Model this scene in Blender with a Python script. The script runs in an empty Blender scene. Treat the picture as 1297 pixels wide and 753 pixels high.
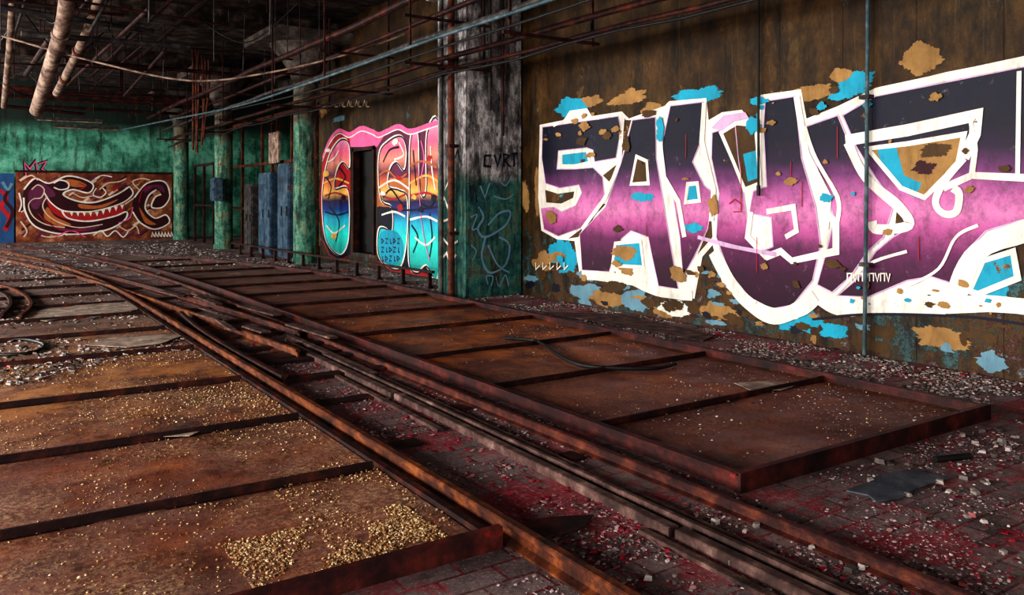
import bpy, math, random
from mathutils import Vector, noise
from mathutils.geometry import tessellate_polygon
random.seed(7)
F=1033.0; H=1.6; YAW=math.atan(688.5/1033.0); S=math.sin(YAW); C=math.cos(YAW)
XW=7.64; YE=33.8; ZC=5.9
# ---- survey helpers: measured points -> world metres on real planes ----
def on_x(u,v,X=XW):
    t=(u-648.5)/F; d=X/(S+C*t); return (X,d*(C-S*t),H+(250-v)*d/F)
def on_y(u,v,Y):
    t=(u-648.5)/F; d=Y/(C-S*t); return (d*(S+C*t),Y,H+(250-v)*d/F)
def on_z(u,v,z=0.0):
    d=F*(H-z)/(v-250); t=(u-648.5)/F; return (d*(S+C*t),d*(C-S*t),z)
def at_d(u,v,d):
    t=(u-648.5)/F; return (d*(S+C*t),d*(C-S*t),H+(250-v)*d/F)
# ---------------- materials ----------------
def nt(name):
    m=bpy.data.materials.new(name); m.use_nodes=True
    n=m.node_tree; b=n.nodes['Principled BSDF']; b.inputs['Specular IOR Level'].default_value=.3; return m,n,b
def ramp(n,stops,const=False):
    r=n.nodes.new('ShaderNodeValToRGB'); e=r.color_ramp
    if const: e.interpolation='CONSTANT'
    while len(e.elements)<len(stops): e.elements.new(0.5)
    for i,(p,c) in enumerate(stops):
        e.elements[i].position=p; e.elements[i].color=(c[0],c[1],c[2],1)
    return r
def coord(n):
    return n.nodes.new('ShaderNodeTexCoord').outputs['Object']
def nz(n,co,scale,detail=8,rough=.6,dist=0):
    t=n.nodes.new('ShaderNodeTexNoise'); t.inputs['Scale'].default_value=scale
    t.inputs['Detail'].default_value=detail; t.inputs['Roughness'].default_value=rough
    t.inputs['Distortion'].default_value=dist
    n.links.new(co,t.inputs['Vector']); return t.outputs['Fac']
def mix(n,f,a,b,mode='MIX'):
    m=n.nodes.new('ShaderNodeMix'); m.data_type='RGBA'; m.blend_type=mode
    for s,v in ((m.inputs[0],f),(m.inputs[6],a),(m.inputs[7],b)):
        if hasattr(v,'default_value') and hasattr(v,'is_output'): n.links.new(v,s)
        elif isinstance(v,(int,float)): s.default_value=v
        else: s.default_value=(v[0],v[1],v[2],1)
    return m.outputs[2]
def mth(n,op,a,b=0.0,clamp=False):
    m=n.nodes.new('ShaderNodeMath'); m.operation=op; m.use_clamp=clamp
    for s,v in ((m.inputs[0],a),(m.inputs[1],b)):
        if isinstance(v,(int,float)): s.default_value=v
        else: n.links.new(v,s)
    return m.outputs[0]
def mrange(n,v,a,b,c=0.,d=1.):
    m=n.nodes.new('ShaderNodeMapRange'); n.links.new(v,m.inputs[0])
    for i,x in enumerate((a,b,c,d)): m.inputs[i+1].default_value=x
    return m.outputs[0]
def bump(n,b,h,st=.4,dist=.02):
    k=n.nodes.new('ShaderNodeBump'); k.inputs['Strength'].default_value=st; k.inputs['Distance'].default_value=dist
    n.links.new(h,k.inputs['Height']); n.links.new(k.outputs[0],b.inputs['Normal'])
def sep(n,co):
    s=n.nodes.new('ShaderNodeSeparateXYZ'); n.links.new(co,s.inputs[0]); return s.outputs
def stretch(n,co,sc):
    mp=n.nodes.new('ShaderNodeMapping'); mp.inputs['Scale'].default_value=sc; n.links.new(co,mp.inputs[0]); return mp.outputs[0]
def simple(name,stops,scale=4,rough=.8,metal=0,bs=.3,detail=8,const=False,island=False):
    m,n,b=nt(name); co=coord(n)
    if island:
        g=n.nodes.new('ShaderNodeNewGeometry'); f=g.outputs['Random Per Island']
        b.inputs['Specular IOR Level'].default_value=.1
    else: f=nz(n,co,scale,detail,.68)
    r=ramp(n,stops,const); n.links.new(f,r.inputs[0]); n.links.new(r.outputs[0],b.inputs['Base Color'])
    b.inputs['Roughness'].default_value=rough; b.inputs['Metallic'].default_value=metal
    if bs: bump(n,b,nz(n,co,scale*8,4),bs,.01)
    return m
def wearmix(n,co,o,thr,scale=2.2):
    """chipped-off areas showing older paint layers"""
    wc=ramp(n,[(0,(.13,.065,.02)),(.47,(.34,.19,.07)),(.53,(.05,.03,.015)),(.58,(.02,.30,.42)),(.64,(.45,.33,.2))],True)
    n.links.new(nz(n,co,2.7,8,.7),wc.inputs[0])
    return mix(n,mrange(n,nz(n,co,scale,12,.76),thr,thr+.010),o,wc.outputs[0])
def paint(name,col,thr=.66,rough=.6,var=.75):
    m,n,b=nt(name); co=coord(n)
    v=mix(n,mrange(n,nz(n,co,1.6,8,.7),.35,.62),tuple(x*var for x in col),col)
    v=mix(n,mrange(n,nz(n,stretch(n,co,(3,3,.8)),3,10,.75),.30,.5,.5,0),v,tuple(x*.25 for x in col))
    o=wearmix(n,co,v,thr) if thr<1 else v
    n.links.new(o,b.inputs['Base Color']); b.inputs['Roughness'].default_value=rough
    bump(n,b,nz(n,co,40,4),.15,.005); return m
def zgrad(name,stops,z0,z1,thr=.64,amp=.3,dirt=.5):
    m,n,b=nt(name); co=coord(n); z=sep(n,co)[2]
    zz=mth(n,'ADD',z,mth(n,'MULTIPLY',mth(n,'SUBTRACT',nz(n,co,1.1,4),.5),amp))
    r=ramp(n,[((p-z0)/(z1-z0),c) for p,c in stops]); n.links.new(mrange(n,zz,z0,z1),r.inputs[0])
    o=mix(n,mrange(n,nz(n,stretch(n,co,(1,1,.8)),5,12,.8),.38,.54,dirt,0),r.outputs[0],(.02,.012,.02))
    o=mix(n,mrange(n,nz(n,co,7,8,.75),.60,.72,0,.25),o,(.5,.4,.45))
    o=wearmix(n,co,o,thr)
    n.links.new(o,b.inputs['Base Color']); b.inputs['Roughness'].default_value=.55
    bump(n,b,nz(n,co,30,4),.15,.005); return m

M={}
M['rust']=simple('rusted_steel',[(.3,(.02,.008,.006)),(.46,(.07,.020,.012)),(.58,(.15,.04,.015)),(.72,(.30,.10,.03))],5,.65,.1)
M['darkrust']=simple('dark_rusted_steel',[(.3,(.008,.005,.006)),(.5,(.030,.011,.010)),(.62,(.09,.022,.014)),(.75,(.18,.045,.022))],5,.6,.15)
M['rimred']=simple('red_brown_angle_iron',[(.3,(.010,.005,.006)),(.48,(.035,.010,.010)),(.58,(.075,.016,.013)),(.66,(.13,.025,.018)),(.70,(.30,.018,.022)),(.74,(.10,.04,.03))],4,.55,.1)
M['railtop']=simple('worn_rail_steel',[(.3,(.02,.010,.009)),(.46,(.08,.026,.015)),(.58,(.20,.065,.022)),(.72,(.40,.16,.05))],6,.5,.2)
M['raildark']=simple('maroon_rail_steel',[(.3,(.012,.007,.008)),(.46,(.05,.016,.014)),(.58,(.11,.032,.020)),(.72,(.24,.08,.04))],6,.5,.2)
M['wood']=simple('weathered_timber',[(.3,(.018,.012,.011)),(.46,(.06,.032,.029)),(.58,(.12,.07,.06)),(.7,(.24,.16,.14))],7,.85)
M['black']=simple('black_rubber',[(.3,(.006,.006,.007)),(.7,(.02,.02,.02))],7,.5)
M['greypipe']=simple('grimy_grey_pipe',[(.3,(.02,.02,.022)),(.5,(.05,.045,.045)),(.62,(.11,.10,.095)),(.75,(.1,.04,.02))],6,.6,.2)
M['palepipe']=simple('pale_pipe_lagging',[(.3,(.05,.03,.026)),(.45,(.16,.105,.085)),(.56,(.33,.24,.19)),(.64,(.44,.34,.27)),(.72,(.10,.05,.04))],5,.8)
M['tealpipe']=simple('teal_painted_conduit',[(.3,(.02,.04,.05)),(.5,(.05,.09,.105)),(.62,(.12,.16,.18)),(.75,(.2,.1,.06))],5,.5)
M['bluepaint']=simple('blue_grey_enamel',[(.3,(.015,.025,.04)),(.46,(.03,.06,.095)),(.56,(.06,.11,.16)),(.61,(.10,.16,.22)),(.65,(.10,.04,.02))],3,.6)
M['slate']=simple('slate_sheet',[(.3,(.03,.035,.045)),(.5,(.06,.07,.09)),(.7,(.13,.14,.16))],6,.7)
M['pale']=simple('pale_plaster_sheet',[(.3,(.12,.085,.07)),(.5,(.30,.23,.19)),(.7,(.55,.46,.38))],7,.9)
M['ceil']=simple('stained_concrete_ceiling',[(.3,(.008,.006,.006)),(.46,(.032,.023,.020)),(.55,(.085,.06,.05)),(.64,(.17,.125,.11)),(.75,(.06,.02,.015))],2.6,.95,0,.8,12)
M['cap']=simple('grey_concrete_capital',[(.3,(.03,.024,.022)),(.5,(.10,.08,.072)),(.62,(.19,.165,.14)),(.75,(.12,.05,.03))],3,.95,0,.6,12)
M['darkwall']=simple('bay_shade_wall',[(.3,(.008,.006,.006)),(.7,(.04,.025,.02))],1.5,.9)  # near-black: the dark of the open side bay is put into the colour
M['outwall']=simple('plastered_brick',[(.3,(.12,.09,.06)),(.7,(.2,.16,.11))],1.5,.9)

def green_mat(name,zsplit,soft,hi,low):
    m,n,b=nt(name); co=coord(n); z=sep(n,co)[2]
    g=ramp(n,low); n.links.new(nz(n,co,3.2,14,.82),g.inputs[0])
    p=ramp(n,hi); n.links.new(nz(n,stretch(n,co,(1.3,1.3,.6)),4,14,.82),p.inputs[0])
    k=mth(n,'ADD',z,mth(n,'MULTIPLY',mth(n,'SUBTRACT',nz(n,co,2,8,.7),.5),soft))
    o=mix(n,mrange(n,k,zsplit-.1,zsplit+.1),g.outputs[0],p.outputs[0])
    o=mix(n,mrange(n,nz(n,stretch(n,co,(2,2,.3)),4,8,.7),.38,.54,.8,0),o,(.01,.01,.008))
    n.links.new(o,b.inputs['Base Color']); b.inputs['Roughness'].default_value=.75
    bump(n,b,nz(n,co,12,8,.7),.8,.03); return m
M['greencol']=green_mat('peeling_green_column_paint',3.4,1.4,[(.35,(.03,.04,.03)),(.46,(.13,.13,.10)),(.56,(.22,.17,.11)),(.62,(.09,.16,.12)),(.75,(.08,.10,.08))],
    [(.3,(.012,.03,.025)),(.42,(.04,.12,.09)),(.5,(.09,.25,.18)),(.55,(.20,.36,.26)),(.58,(.34,.28,.14)),(.62,(.07,.05,.02)),(.75,(.25,.25,.2))])
M['sqcol']=green_mat('whitewashed_concrete_over_green',1.95,.9,[(.32,(.015,.015,.017)),(.44,(.10,.095,.10)),(.51,(.30,.28,.285)),(.57,(.60,.57,.57)),(.62,(.14,.12,.11)),(.75,(.06,.05,.05))],
    [(.3,(.01,.02,.03)),(.42,(.02,.07,.08)),(.5,(.03,.14,.12)),(.55,(.09,.20,.15)),(.58,(.12,.07,.03)),(.62,(.04,.10,.14)),(.75,(.2,.18,.14))])
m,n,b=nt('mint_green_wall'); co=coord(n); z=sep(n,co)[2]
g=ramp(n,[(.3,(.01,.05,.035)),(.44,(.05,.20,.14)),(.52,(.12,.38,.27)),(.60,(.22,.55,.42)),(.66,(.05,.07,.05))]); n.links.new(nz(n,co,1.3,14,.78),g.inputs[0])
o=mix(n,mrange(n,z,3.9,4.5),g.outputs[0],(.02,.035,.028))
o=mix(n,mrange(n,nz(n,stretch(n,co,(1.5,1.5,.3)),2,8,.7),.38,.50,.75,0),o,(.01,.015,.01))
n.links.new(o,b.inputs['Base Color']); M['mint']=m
# main brown wall
m,n,b=nt('brown_painted_panel_wall'); co=coord(n); xyz=sep(n,co)
base=ramp(n,[(.3,(.014,.006,.003)),(.46,(.050,.024,.007)),(.58,(.090,.047,.013)),(.7,(.16,.095,.04))]); n.links.new(nz(n,co,.9,14,.78),base.inputs[0])
low=ramp(n,[(0,(.02,.05,.065)),(.40,(.07,.14,.15)),(.44,(.03,.04,.03)),(.48,(.09,.045,.015)),(.53,(.035,.016,.010)),(.555,(.15,.02,.02)),(.575,(.07,.15,.15)),(.61,(.34,.22,.10)),(.64,(.04,.08,.10))],True)
n.links.new(nz(n,co,2.3,15,.82),low.inputs[0])
k=mth(n,'ADD',xyz[2],mth(n,'MULTIPLY',mth(n,'SUBTRACT',nz(n,co,1.5,10,.78),.5),2.2))
o=mix(n,mrange(n,k,.98,1.03),low.outputs[0],base.outputs[0])
chip=mrange(n,nz(n,co,1.6,14,.78),.61,.618)
cc=ramp(n,[(0,(.26,.15,.06)),(.5,(.34,.21,.09)),(.55,(.03,.25,.36)),(.63,(.2,.12,.06))],True); n.links.new(nz(n,co,1.1,4),cc.inputs[0])
o=mix(n,mth(n,'MULTIPLY',chip,mrange(n,xyz[2],2.4,4.0,1,.05)),o,cc.outputs[0])
sm=mth(n,'ABSOLUTE',mth(n,'SUBTRACT',mth(n,'FRACT',mth(n,'MULTIPLY',xyz[1],1.25)),.5))
seam=mrange(n,sm,0,.009,1,0)
o=mix(n,mrange(n,nz(n,stretch(n,co,(1,1.6,.6)),1.7,12,.78),.40,.56,.85,0),o,(.008,.005,.003))
o=mix(n,mrange(n,nz(n,stretch(n,co,(1,9,.35)),1.3,8,.7),.58,.72,0,.35),o,(.20,.15,.09))
o=mix(n,mth(n,'MULTIPLY',seam,.5),o,(.006,.004,.002))
n.links.new(o,b.inputs['Base Color']); b.inputs['Roughness'].default_value=.6
bump(n,b,mth(n,'SUBTRACT',nz(n,co,9,8,.7),seam),.4,.015); M['brownwall']=m
# floor
m,n,b=nt('paver_floor_with_red_paint'); co=coord(n); xyz=sep(n,co)
br=n.nodes.new('ShaderNodeTexBrick'); n.links.new(co,br.inputs['Vector'])
br.inputs['Scale'].default_value=1; br.inputs['Brick Width'].default_value=.27; br.inputs['Row Height'].default_value=.15; br.inputs['Mortar Size'].default_value=.008
br.inputs['Color1'].default_value=(.13,.095,.098,1); br.inputs['Color2'].default_value=(.25,.185,.18,1); br.inputs['Mortar'].default_value=(.10,.012,.018,1)
o=mix(n,mrange(n,nz(n,co,3,10,.75),.36,.56,.75,0),br.outputs['Color'],(.035,.022,.024))
near=mrange(n,xyz[1],8,16,1,.10)
rn=mth(n,'ADD',nz(n,co,1.3,15,.82),mth(n,'MULTIPLY',br.outputs['Fac'],.035))
red=mrange(n,rn,.515,.535)
o=mix(n,mth(n,'MULTIPLY',mth(n,'MULTIPLY',red,near),.85),o,(.27,.016,.032))
o=mix(n,mth(n,'MULTIPLY',mth(n,'MULTIPLY',mrange(n,rn,.59,.61),near),.7),o,(.42,.16,.19))
dust=mrange(n,nz(n,co,1.1,12,.78),.46,.55)
o=mix(n,mth(n,'MULTIPLY',dust,mrange(n,xyz[1],6,14,.22,.95)),o,(.34,.26,.25))
o=mix(n,mrange(n,nz(n,co,38,6,.8),.55,.62,0,.6),o,(.46,.35,.35))
o=mix(n,mrange(n,nz(n,co,55,6,.8),.38,.46,.6,0),o,(.02,.010,.011))
n.links.new(o,b.inputs['Base Color']); b.inputs['Roughness'].default_value=.75
bump(n,b,mth(n,'ADD',mth(n,'MULTIPLY',br.outputs['Fac'],-.6),nz(n,co,20,8,.8)),.7,.02); M['floor']=m
# pans
def pan(name,redder,orange,oy,dusty,far):
    m,n,b=nt(name); co=coord(n); xyz=sep(n,co)
    r1=ramp(n,[(.34,(.035,.011,.009)),(.44,(.10,.030,.019)),(.52,(.18,.055,.030)),(.60,(.27,.085,.035)),(.68,(.40,.15,.045)),(.76,(.2,.08,.05))]); n.links.new(nz(n,co,1.1,14,.76),r1.inputs[0])
    o=mix(n,mrange(n,nz(n,co,1.3,12,.76),.44,.60,0,.75),r1.outputs[0],redder)
    og=mth(n,'MULTIPLY',mrange(n,xyz[1],oy[0],oy[0]+1.5),mrange(n,xyz[1],oy[1],oy[1]+3,1,0))
    o=mix(n,mth(n,'MULTIPLY',og,mrange(n,nz(n,co,1.1,12,.76),.46,.58,.05,.85)),o,orange)  # orange band along Y; on the right pan it paints in warm highlights
    o=mix(n,mth(n,'MULTIPLY',mrange(n,nz(n,co,30,8,.85),.48,.56),mrange(n,nz(n,co,.8,8,.7),.44,.6,.05,dusty)),o,(.50,.32,.18))
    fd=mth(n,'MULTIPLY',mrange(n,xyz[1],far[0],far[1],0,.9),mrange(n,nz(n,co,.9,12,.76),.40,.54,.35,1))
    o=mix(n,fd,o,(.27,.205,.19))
    o=mix(n,mrange(n,nz(n,co,4,12,.8),.36,.46,.7,0),o,(.03,.010,.008))
    o=mix(n,mrange(n,nz(n,co,35,6,.75),.34,.44,.75,0),o,(.02,.008,.006))
    n.links.new(o,b.inputs['Base Color']); n.links.new(mrange(n,nz(n,co,2,8,.7),.38,.6,.38,.75),b.inputs['Roughness'])
    b.inputs['Specular IOR Level'].default_value=.5
    bump(n,b,nz(n,co,18,8,.75),.6,.012); return m
M['panR']=pan('rusted_pan_plate_warm_highlight',(.13,.040,.030),(.46,.14,.022),(5.4,9.0),.3,(11,20)); M['panL']=pan('rusted_pan_plate_dusty',(.21,.095,.078),(.44,.20,.07),(5.8,9.5),.75,(8,13))
# debris
M['yellow']=simple('yellow_grain_debris',[(0,(.12,.055,.025)),(.35,(.34,.19,.09)),(.7,(.50,.34,.18)),(1,(.66,.54,.38))],5,.95,0,0,island=True)
M['chips']=simple('paint_chip_debris',[(0,(.05,.03,.03)),(.35,(.15,.105,.105)),(.6,(.30,.225,.225)),(.85,(.50,.40,.40)),(.9,(.30,.04,.07)),(1,(.26,.02,.045))],5,.9,0,0,island=True)
M['gravel']=simple('grey_gravel',[(0,(.03,.024,.024)),(.3,(.12,.10,.095)),(.6,(.27,.23,.215)),(.93,(.50,.44,.42)),(1,(.3,.03,.04))],5,.9,0,0,island=True)
M['redchips']=simple('red_paint_flakes',[(0,(.22,.012,.025)),(.4,(.36,.03,.055)),(.6,(.12,.01,.02)),(.8,(.3,.12,.12)),(1,(.45,.25,.25))],5,.8,0,0,island=True)
# mural paints
M['grad']=zgrad('mural_violet_fade',[(.2,(.022,.004,.016)),(.75,(.055,.008,.038)),(1.05,(.14,.02,.10)),(1.28,(.46,.10,.30)),(1.45,(.62,.21,.43)),(1.62,(.50,.14,.36)),(1.82,(.17,.042,.16)),(2.02,(.028,.014,.045)),(2.25,(.008,.009,.024)),(3.5,(.012,.016,.038))],0,4)
M['grad2']=zgrad('mural_sunset_fade',[(.2,(.015,.38,.35)),(.7,(.03,.70,.62)),(1.05,(.02,.45,.62)),(1.3,(.01,.05,.25)),(1.52,(.03,.01,.06)),(1.72,(.85,.50,.12)),(1.95,(.75,.17,.05)),(2.15,(.14,.02,.07)),(2.45,(.80,.30,.22)),(2.7,(.80,.14,.28)),(3.1,(.75,.35,.52))],0,4,.72,.15,.25)
M['white']=paint('cream_mural_paint',(.86,.80,.73),.65)
M['cyan']=paint('cyan_wall_paint',(.015,.36,.52),.61)
M['tan']=paint('bared_tan_plaster',(.42,.25,.10),.63,.8,.55)
M['brown']=paint('brown_wall_paint',(.10,.05,.014),.60,.6,.5)
M['navy']=paint('navy_line_paint',(.012,.012,.028),1.1)
M['yellowp']=paint('yellow_mural_paint',(.80,.50,.12),1.1)
M['pinkline']=paint('pink_line_paint',(.80,.16,.38),1.1)
M['redline']=paint('red_line_paint',(.45,.02,.03),1.1)
M['maroon']=paint('maroon_mural_paint',(.055,.008,.014),1.1)
M['purple']=paint('plum_mural_paint',(.16,.03,.09),1.1)
M['cream2']=paint('cream_line_paint',(.75,.58,.46),1.1)
M['orange2']=paint('orange_mural_paint',(.50,.16,.05),1.1)
M['rustbg']=simple('rust_orange_mural_ground',[(.3,(.06,.015,.012)),(.46,(.17,.045,.022)),(.56,(.30,.10,.045)),(.66,(.5,.28,.16))],2.5,.7)
M['lav']=paint('lavender_spray',(.62,.42,.62),.7)
M['ltblue']=paint('pale_blue_spray',(.16,.30,.38),.60)
M['blueedge']=paint('blue_mural_paint',(.03,.10,.25),.7)

# ---------------- mesh builder ----------------
class MB:
    def __init__(s): s.v=[];s.f=[];s.m=[];s.mats=[]
    def mi(s,k):
        if k not in s.mats: s.mats.append(k)
        return s.mats.index(k)
    def add(s,vs,fs,k):
        o=len(s.v); i=s.mi(k); s.v+= [tuple(v) for v in vs]
        for f in fs: s.f.append([a+o for a in f]); s.m.append(i)
    def box(s,x0,x1,y0,y1,z0,z1,k):
        s.add([(x0,y0,z0),(x1,y0,z0),(x1,y1,z0),(x0,y1,z0),(x0,y0,z1),(x1,y0,z1),(x1,y1,z1),(x0,y1,z1)],
              [(0,3,2,1),(4,5,6,7),(0,1,5,4),(1,2,6,5),(2,3,7,6),(3,0,4,7)],k)
    def obox(s,c,l,w,h,ang,k,tilt=0):
        ca,sa=math.cos(ang),math.sin(ang); vs=[]
        for z in (0,h):
            for a,b in ((-1,-1),(1,-1),(1,1),(-1,1)):
                x=a*l/2;y=b*w/2; vs.append((c[0]+x*ca-y*sa,c[1]+x*sa+y*ca,c[2]+z+tilt*(x+l/2)))
        s.add(vs,[(0,3,2,1),(4,5,6,7),(0,1,5,4),(1,2,6,5),(2,3,7,6),(3,0,4,7)],k)
    def tube(s,path,r,k,n=10,cap=True):
        P=[Vector(p) for p in path]; vs=[];fs=[]; N=len(P)
        t0=(P[1]-P[0]).normalized(); up=Vector((0,0,1)) if abs(t0.z)<.9 else Vector((1,0,0))
        a=t0.cross(up).normalized()
        for i,p in enumerate(P):
            t=(P[min(i+1,N-1)]-P[max(i-1,0)]).normalized()
            a=(a-t*a.dot(t)).normalized(); b2=t.cross(a)
            rr=r[i] if isinstance(r,(list,tuple)) else r
            for j in range(n):
                an=2*math.pi*j/n; vs.append(p+a*math.cos(an)*rr+b2*math.sin(an)*rr)
        for i in range(N-1):
            for j in range(n):
                fs.append((i*n+j,i*n+(j+1)%n,(i+1)*n+(j+1)%n,(i+1)*n+j))
        if cap: fs.append(list(range(n))[::-1]); fs.append([(N-1)*n+j for j in range(n)])
        s.add(vs,fs,k)
    def sweep(s,prof,path,k):
        N=len(path); n=len(prof); vs=[];fs=[]
        for i,p in enumerate(path):
            q=path[min(i+1,N-1)];r=path[max(i-1,0)]
            tx,ty=q[0]-r[0],q[1]-r[1]; L=math.hypot(tx,ty); tx/=L;ty/=L
            z=p[2] if len(p)>2 else 0
            for a,h in prof: vs.append((p[0]+ty*a,p[1]-tx*a,z+h))
        for i in range(N-1):
            for j in range(n): fs.append((i*n+j,i*n+(j+1)%n,(i+1)*n+(j+1)%n,(i+1)*n+j))
        fs.append(list(range(n))[::-1]); fs.append([(N-1)*n+j for j in range(n)])
        s.add(vs,fs,k)
    def lathe(s,cx,cy,prof,k,n=28):
        vs=[];fs=[]
        for r,z in prof:
            for j in range(n):
                a=2*math.pi*j/n; vs.append((cx+r*math.cos(a),cy+r*math.sin(a),z))
        for i in range(len(prof)-1):
            for j in range(n): fs.append((i*n+j,i*n+(j+1)%n,(i+1)*n+(j+1)%n,(i+1)*n+j))
        s.add(vs,fs,k)
    def build(s,name,parent=None,smooth=False):
        me=bpy.data.meshes.new(name); me.from_pydata(s.v,[],s.f)
        for k in s.mats: me.materials.append(M[k])
        me.polygons.foreach_set('material_index',s.m)
        if smooth: me.polygons.foreach_set('use_smooth',[True]*len(s.f))
        me.update(); o=bpy.data.objects.new(name,me); bpy.context.collection.objects.link(o)
        if smooth:
            md=o.modifiers.new('es','EDGE_SPLIT'); md.split_angle=math.radians(35)
        if parent: o.parent=parent
        return o
def catmull(pts,closed=False,k=5):
    out=[];N=len(pts)
    for i in range(N if closed else N-1):
        if closed: p=[pts[(i+j-1)%N] for j in range(4)]
        else: p=[pts[max(i-1,0)],pts[i],pts[i+1],pts[min(i+2,N-1)]]
        for q in range(k):
            t=q/k
            out.append(tuple(.5*(2*p[1][c]+(p[2][c]-p[0][c])*t+(2*p[0][c]-5*p[1][c]+4*p[2][c]-p[3][c])*t*t+(3*p[1][c]-p[0][c]-3*p[2][c]+p[3][c])*t**3) for c in range(len(pts[0]))))
    if not closed: out.append(tuple(pts[-1]))
    return out
# flat paint on walls; axis 'x': wall plane normal -X ; 'y': plane normal -Y
class Mural(MB):
    def __init__(s,axis,pos): super().__init__(); s.axis=axis; s.pos=pos; s.c=0
    def to(s,u,v):
        if s.axis=='x': p=on_x(u,v,s.pos); return (p[1],p[2])
        p=on_y(u,v,s.pos); return (p[0],p[2])
    def w(s,a,z,L):
        o=s.pos-.002-.0022*L-.00005*s.c
        return (o,a,z) if s.axis=='x' else (a,o,z)
    def poly2(s,q,k,L):
        s.c+=1
        vs=[Vector((a,z,0)) for a,z in q]; tr=tessellate_polygon([vs])
        s.add([s.w(a,z,L) for a,z in q],[tuple(t) for t in tr],k)
    def poly(s,pts,k,L,curve=False,z0=0.01):
        if curve: pts=catmull(pts,True,5)
        q=[s.to(u,v) for u,v in pts]; q=[(a,max(z,z0)) for a,z in q]
        s.poly2(q,k,L)
    def stroke(s,pts,wd,k,L,curve=False,closed=False,px=True):
        s.c+=1
        if curve: pts=catmull(pts,closed,6)
        q=[s.to(u,v) for u,v in pts] if px else pts
        if closed: q=q+[q[0]]
        N=len(q); l=[];r=[]
        for i in range(N):
            if closed and i in (0,N-1): a,b,c=q[N-2],q[0],q[1]
            else: a,b,c=q[max(i-1,0)],q[i],q[min(i+1,N-1)]
            d1=Vector((b[0]-a[0],b[1]-a[1])); d2=Vector((c[0]-b[0],c[1]-b[1]))
            if d1.length<1e-6:d1=d2
            if d2.length<1e-6:d2=d1
            d1.normalize();d2.normalize(); n1=Vector((-d1.y,d1.x)); n2=Vector((-d2.y,d2.x)); m_=(n1+n2)
            if m_.length<.3: m_=n1
            m_.normalize(); sc=min(1/max(m_.dot(n1),.5),1.8)*wd/2*(1+.25*noise.noise(Vector((b[0]*3,b[1]*3,1))))
            l.append((b[0]+m_.x*sc,b[1]+m_.y*sc)); r.append((b[0]-m_.x*sc,b[1]-m_.y*sc))
        vs=[s.w(a,max(z,.01),L) for a,z in l]+[s.w(a,max(z,.01),L) for a,z in r]
        s.add(vs,[(i,i+1,N+i+1,N+i) for i in range(N-1)],k)
    def blob(s,u,v,ru,rv,k,L,seed=0):
        c=s.to(u,v); ex=s.to(u+ru,v); ez=s.to(u,v-rv); ra=abs(ex[0]-c[0]); rz=ez[1]-c[1]; q=[]
        n=120
        for i in range(n):
            a=2*math.pi*i/n
            p=Vector((math.cos(a)*.55+seed*7.13,math.sin(a)*.55+seed*1.7,seed*3.31))
            st=round(noise.noise(p*4.3)*4)/4
            f=.85+.55*noise.noise(p)+.28*st+.12*noise.noise(p*17)+.10*noise.noise(p*40)
            sq=1/max(abs(math.cos(a+seed)),abs(math.sin(a+seed)))**.5
            f=max(f,.25)
            q.append((c[0]+math.cos(a)*ra*f*sq,max(c[1]+math.sin(a)*rz*f*sq,.01)))
        s.poly2(q,k,L)
def empty(name):
    e=bpy.data.objects.new(name,None); bpy.context.collection.objects.link(e); return e

# ---------------- room shell ----------------
b=MB(); b.box(-8,12,-6,36,-.3,0,'floor'); b.build('floor')
b=MB(); b.box(-8,12,-6,36,ZC,ZC+.3,'ceil')
b.build('ceiling')
b=MB()
for y in (5,12,19.4,26.3): b.box(-7.9,11.6,y-.18,y+.18,ZC-.38,ZC-.001,'ceil')
b.build('trim_1')
b=MB()
b.box(XW,XW+.3,-6,17.0,0,ZC,'brownwall'); b.box(XW,XW+.3,18.3,20.5,0,ZC,'brownwall')
b.box(XW,XW+.3,17.0,18.3,2.78,ZC,'brownwall'); b.box(XW,XW+.3,17,18.3,0,.3,'brownwall'); b.build('wall_right')
b=MB(); b.box(11.7,12,-6,36,0,ZC,'darkwall'); b.build('wall_side_bay')
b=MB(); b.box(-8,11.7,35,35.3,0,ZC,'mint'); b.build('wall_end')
b=MB()
wins=[(-3,1.5),(4,8.5),(12,16.5),(20,24.5),(28,33)]
ys=-6
for a,c in wins:
    b.box(-8.3,-8,ys,a,0,ZC,'outwall'); b.box(-8.3,-8,a,c,0,1.0,'outwall'); b.box(-8.3,-8,a,c,4.6,ZC,'outwall'); ys=c
b.box(-8.3,-8,ys,36,0,ZC,'outwall'); b.build('wall_left')
b=MB(); b.box(-8,-3,-6.3,-6,0,ZC,'outwall'); b.box(5,12,-6.3,-6,0,ZC,'outwall'); b.box(-3,5,-6.3,-6,4.4,ZC,'outwall'); b.build('wall_back')
for i,(a,c) in enumerate(wins):
    b=MB(); n_=4
    for j in range(n_+1):
        y=a+(c-a)*j/n_; b.box(-8.2,-8.12,y-.03,y+.03,1.0,4.6,'darkrust')
    for j in range(5):
        z=1+3.6*j/4; b.box(-8.2,-8.12,a,c,z-.03,z+.03,'darkrust')
    b.build('window_%d'%(i+1))
e=empty('door_1')
b=MB(); b.box(XW+.22,XW+.29,17.02,18.28,.31,2.76,'black')
for y in (17.02,18.2): b.box(XW-.04,XW+.12,y,y+.08,.3,2.77,'darkrust')
b.box(XW-.04,XW+.12,17.02,18.28,2.69,2.77,'darkrust')
for z in (.5,1.3,2.1): b.box(XW+.19,XW+.22,17.15,18.15,z,z+.6,'black')
b.build('frame_and_leaf',e)

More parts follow.
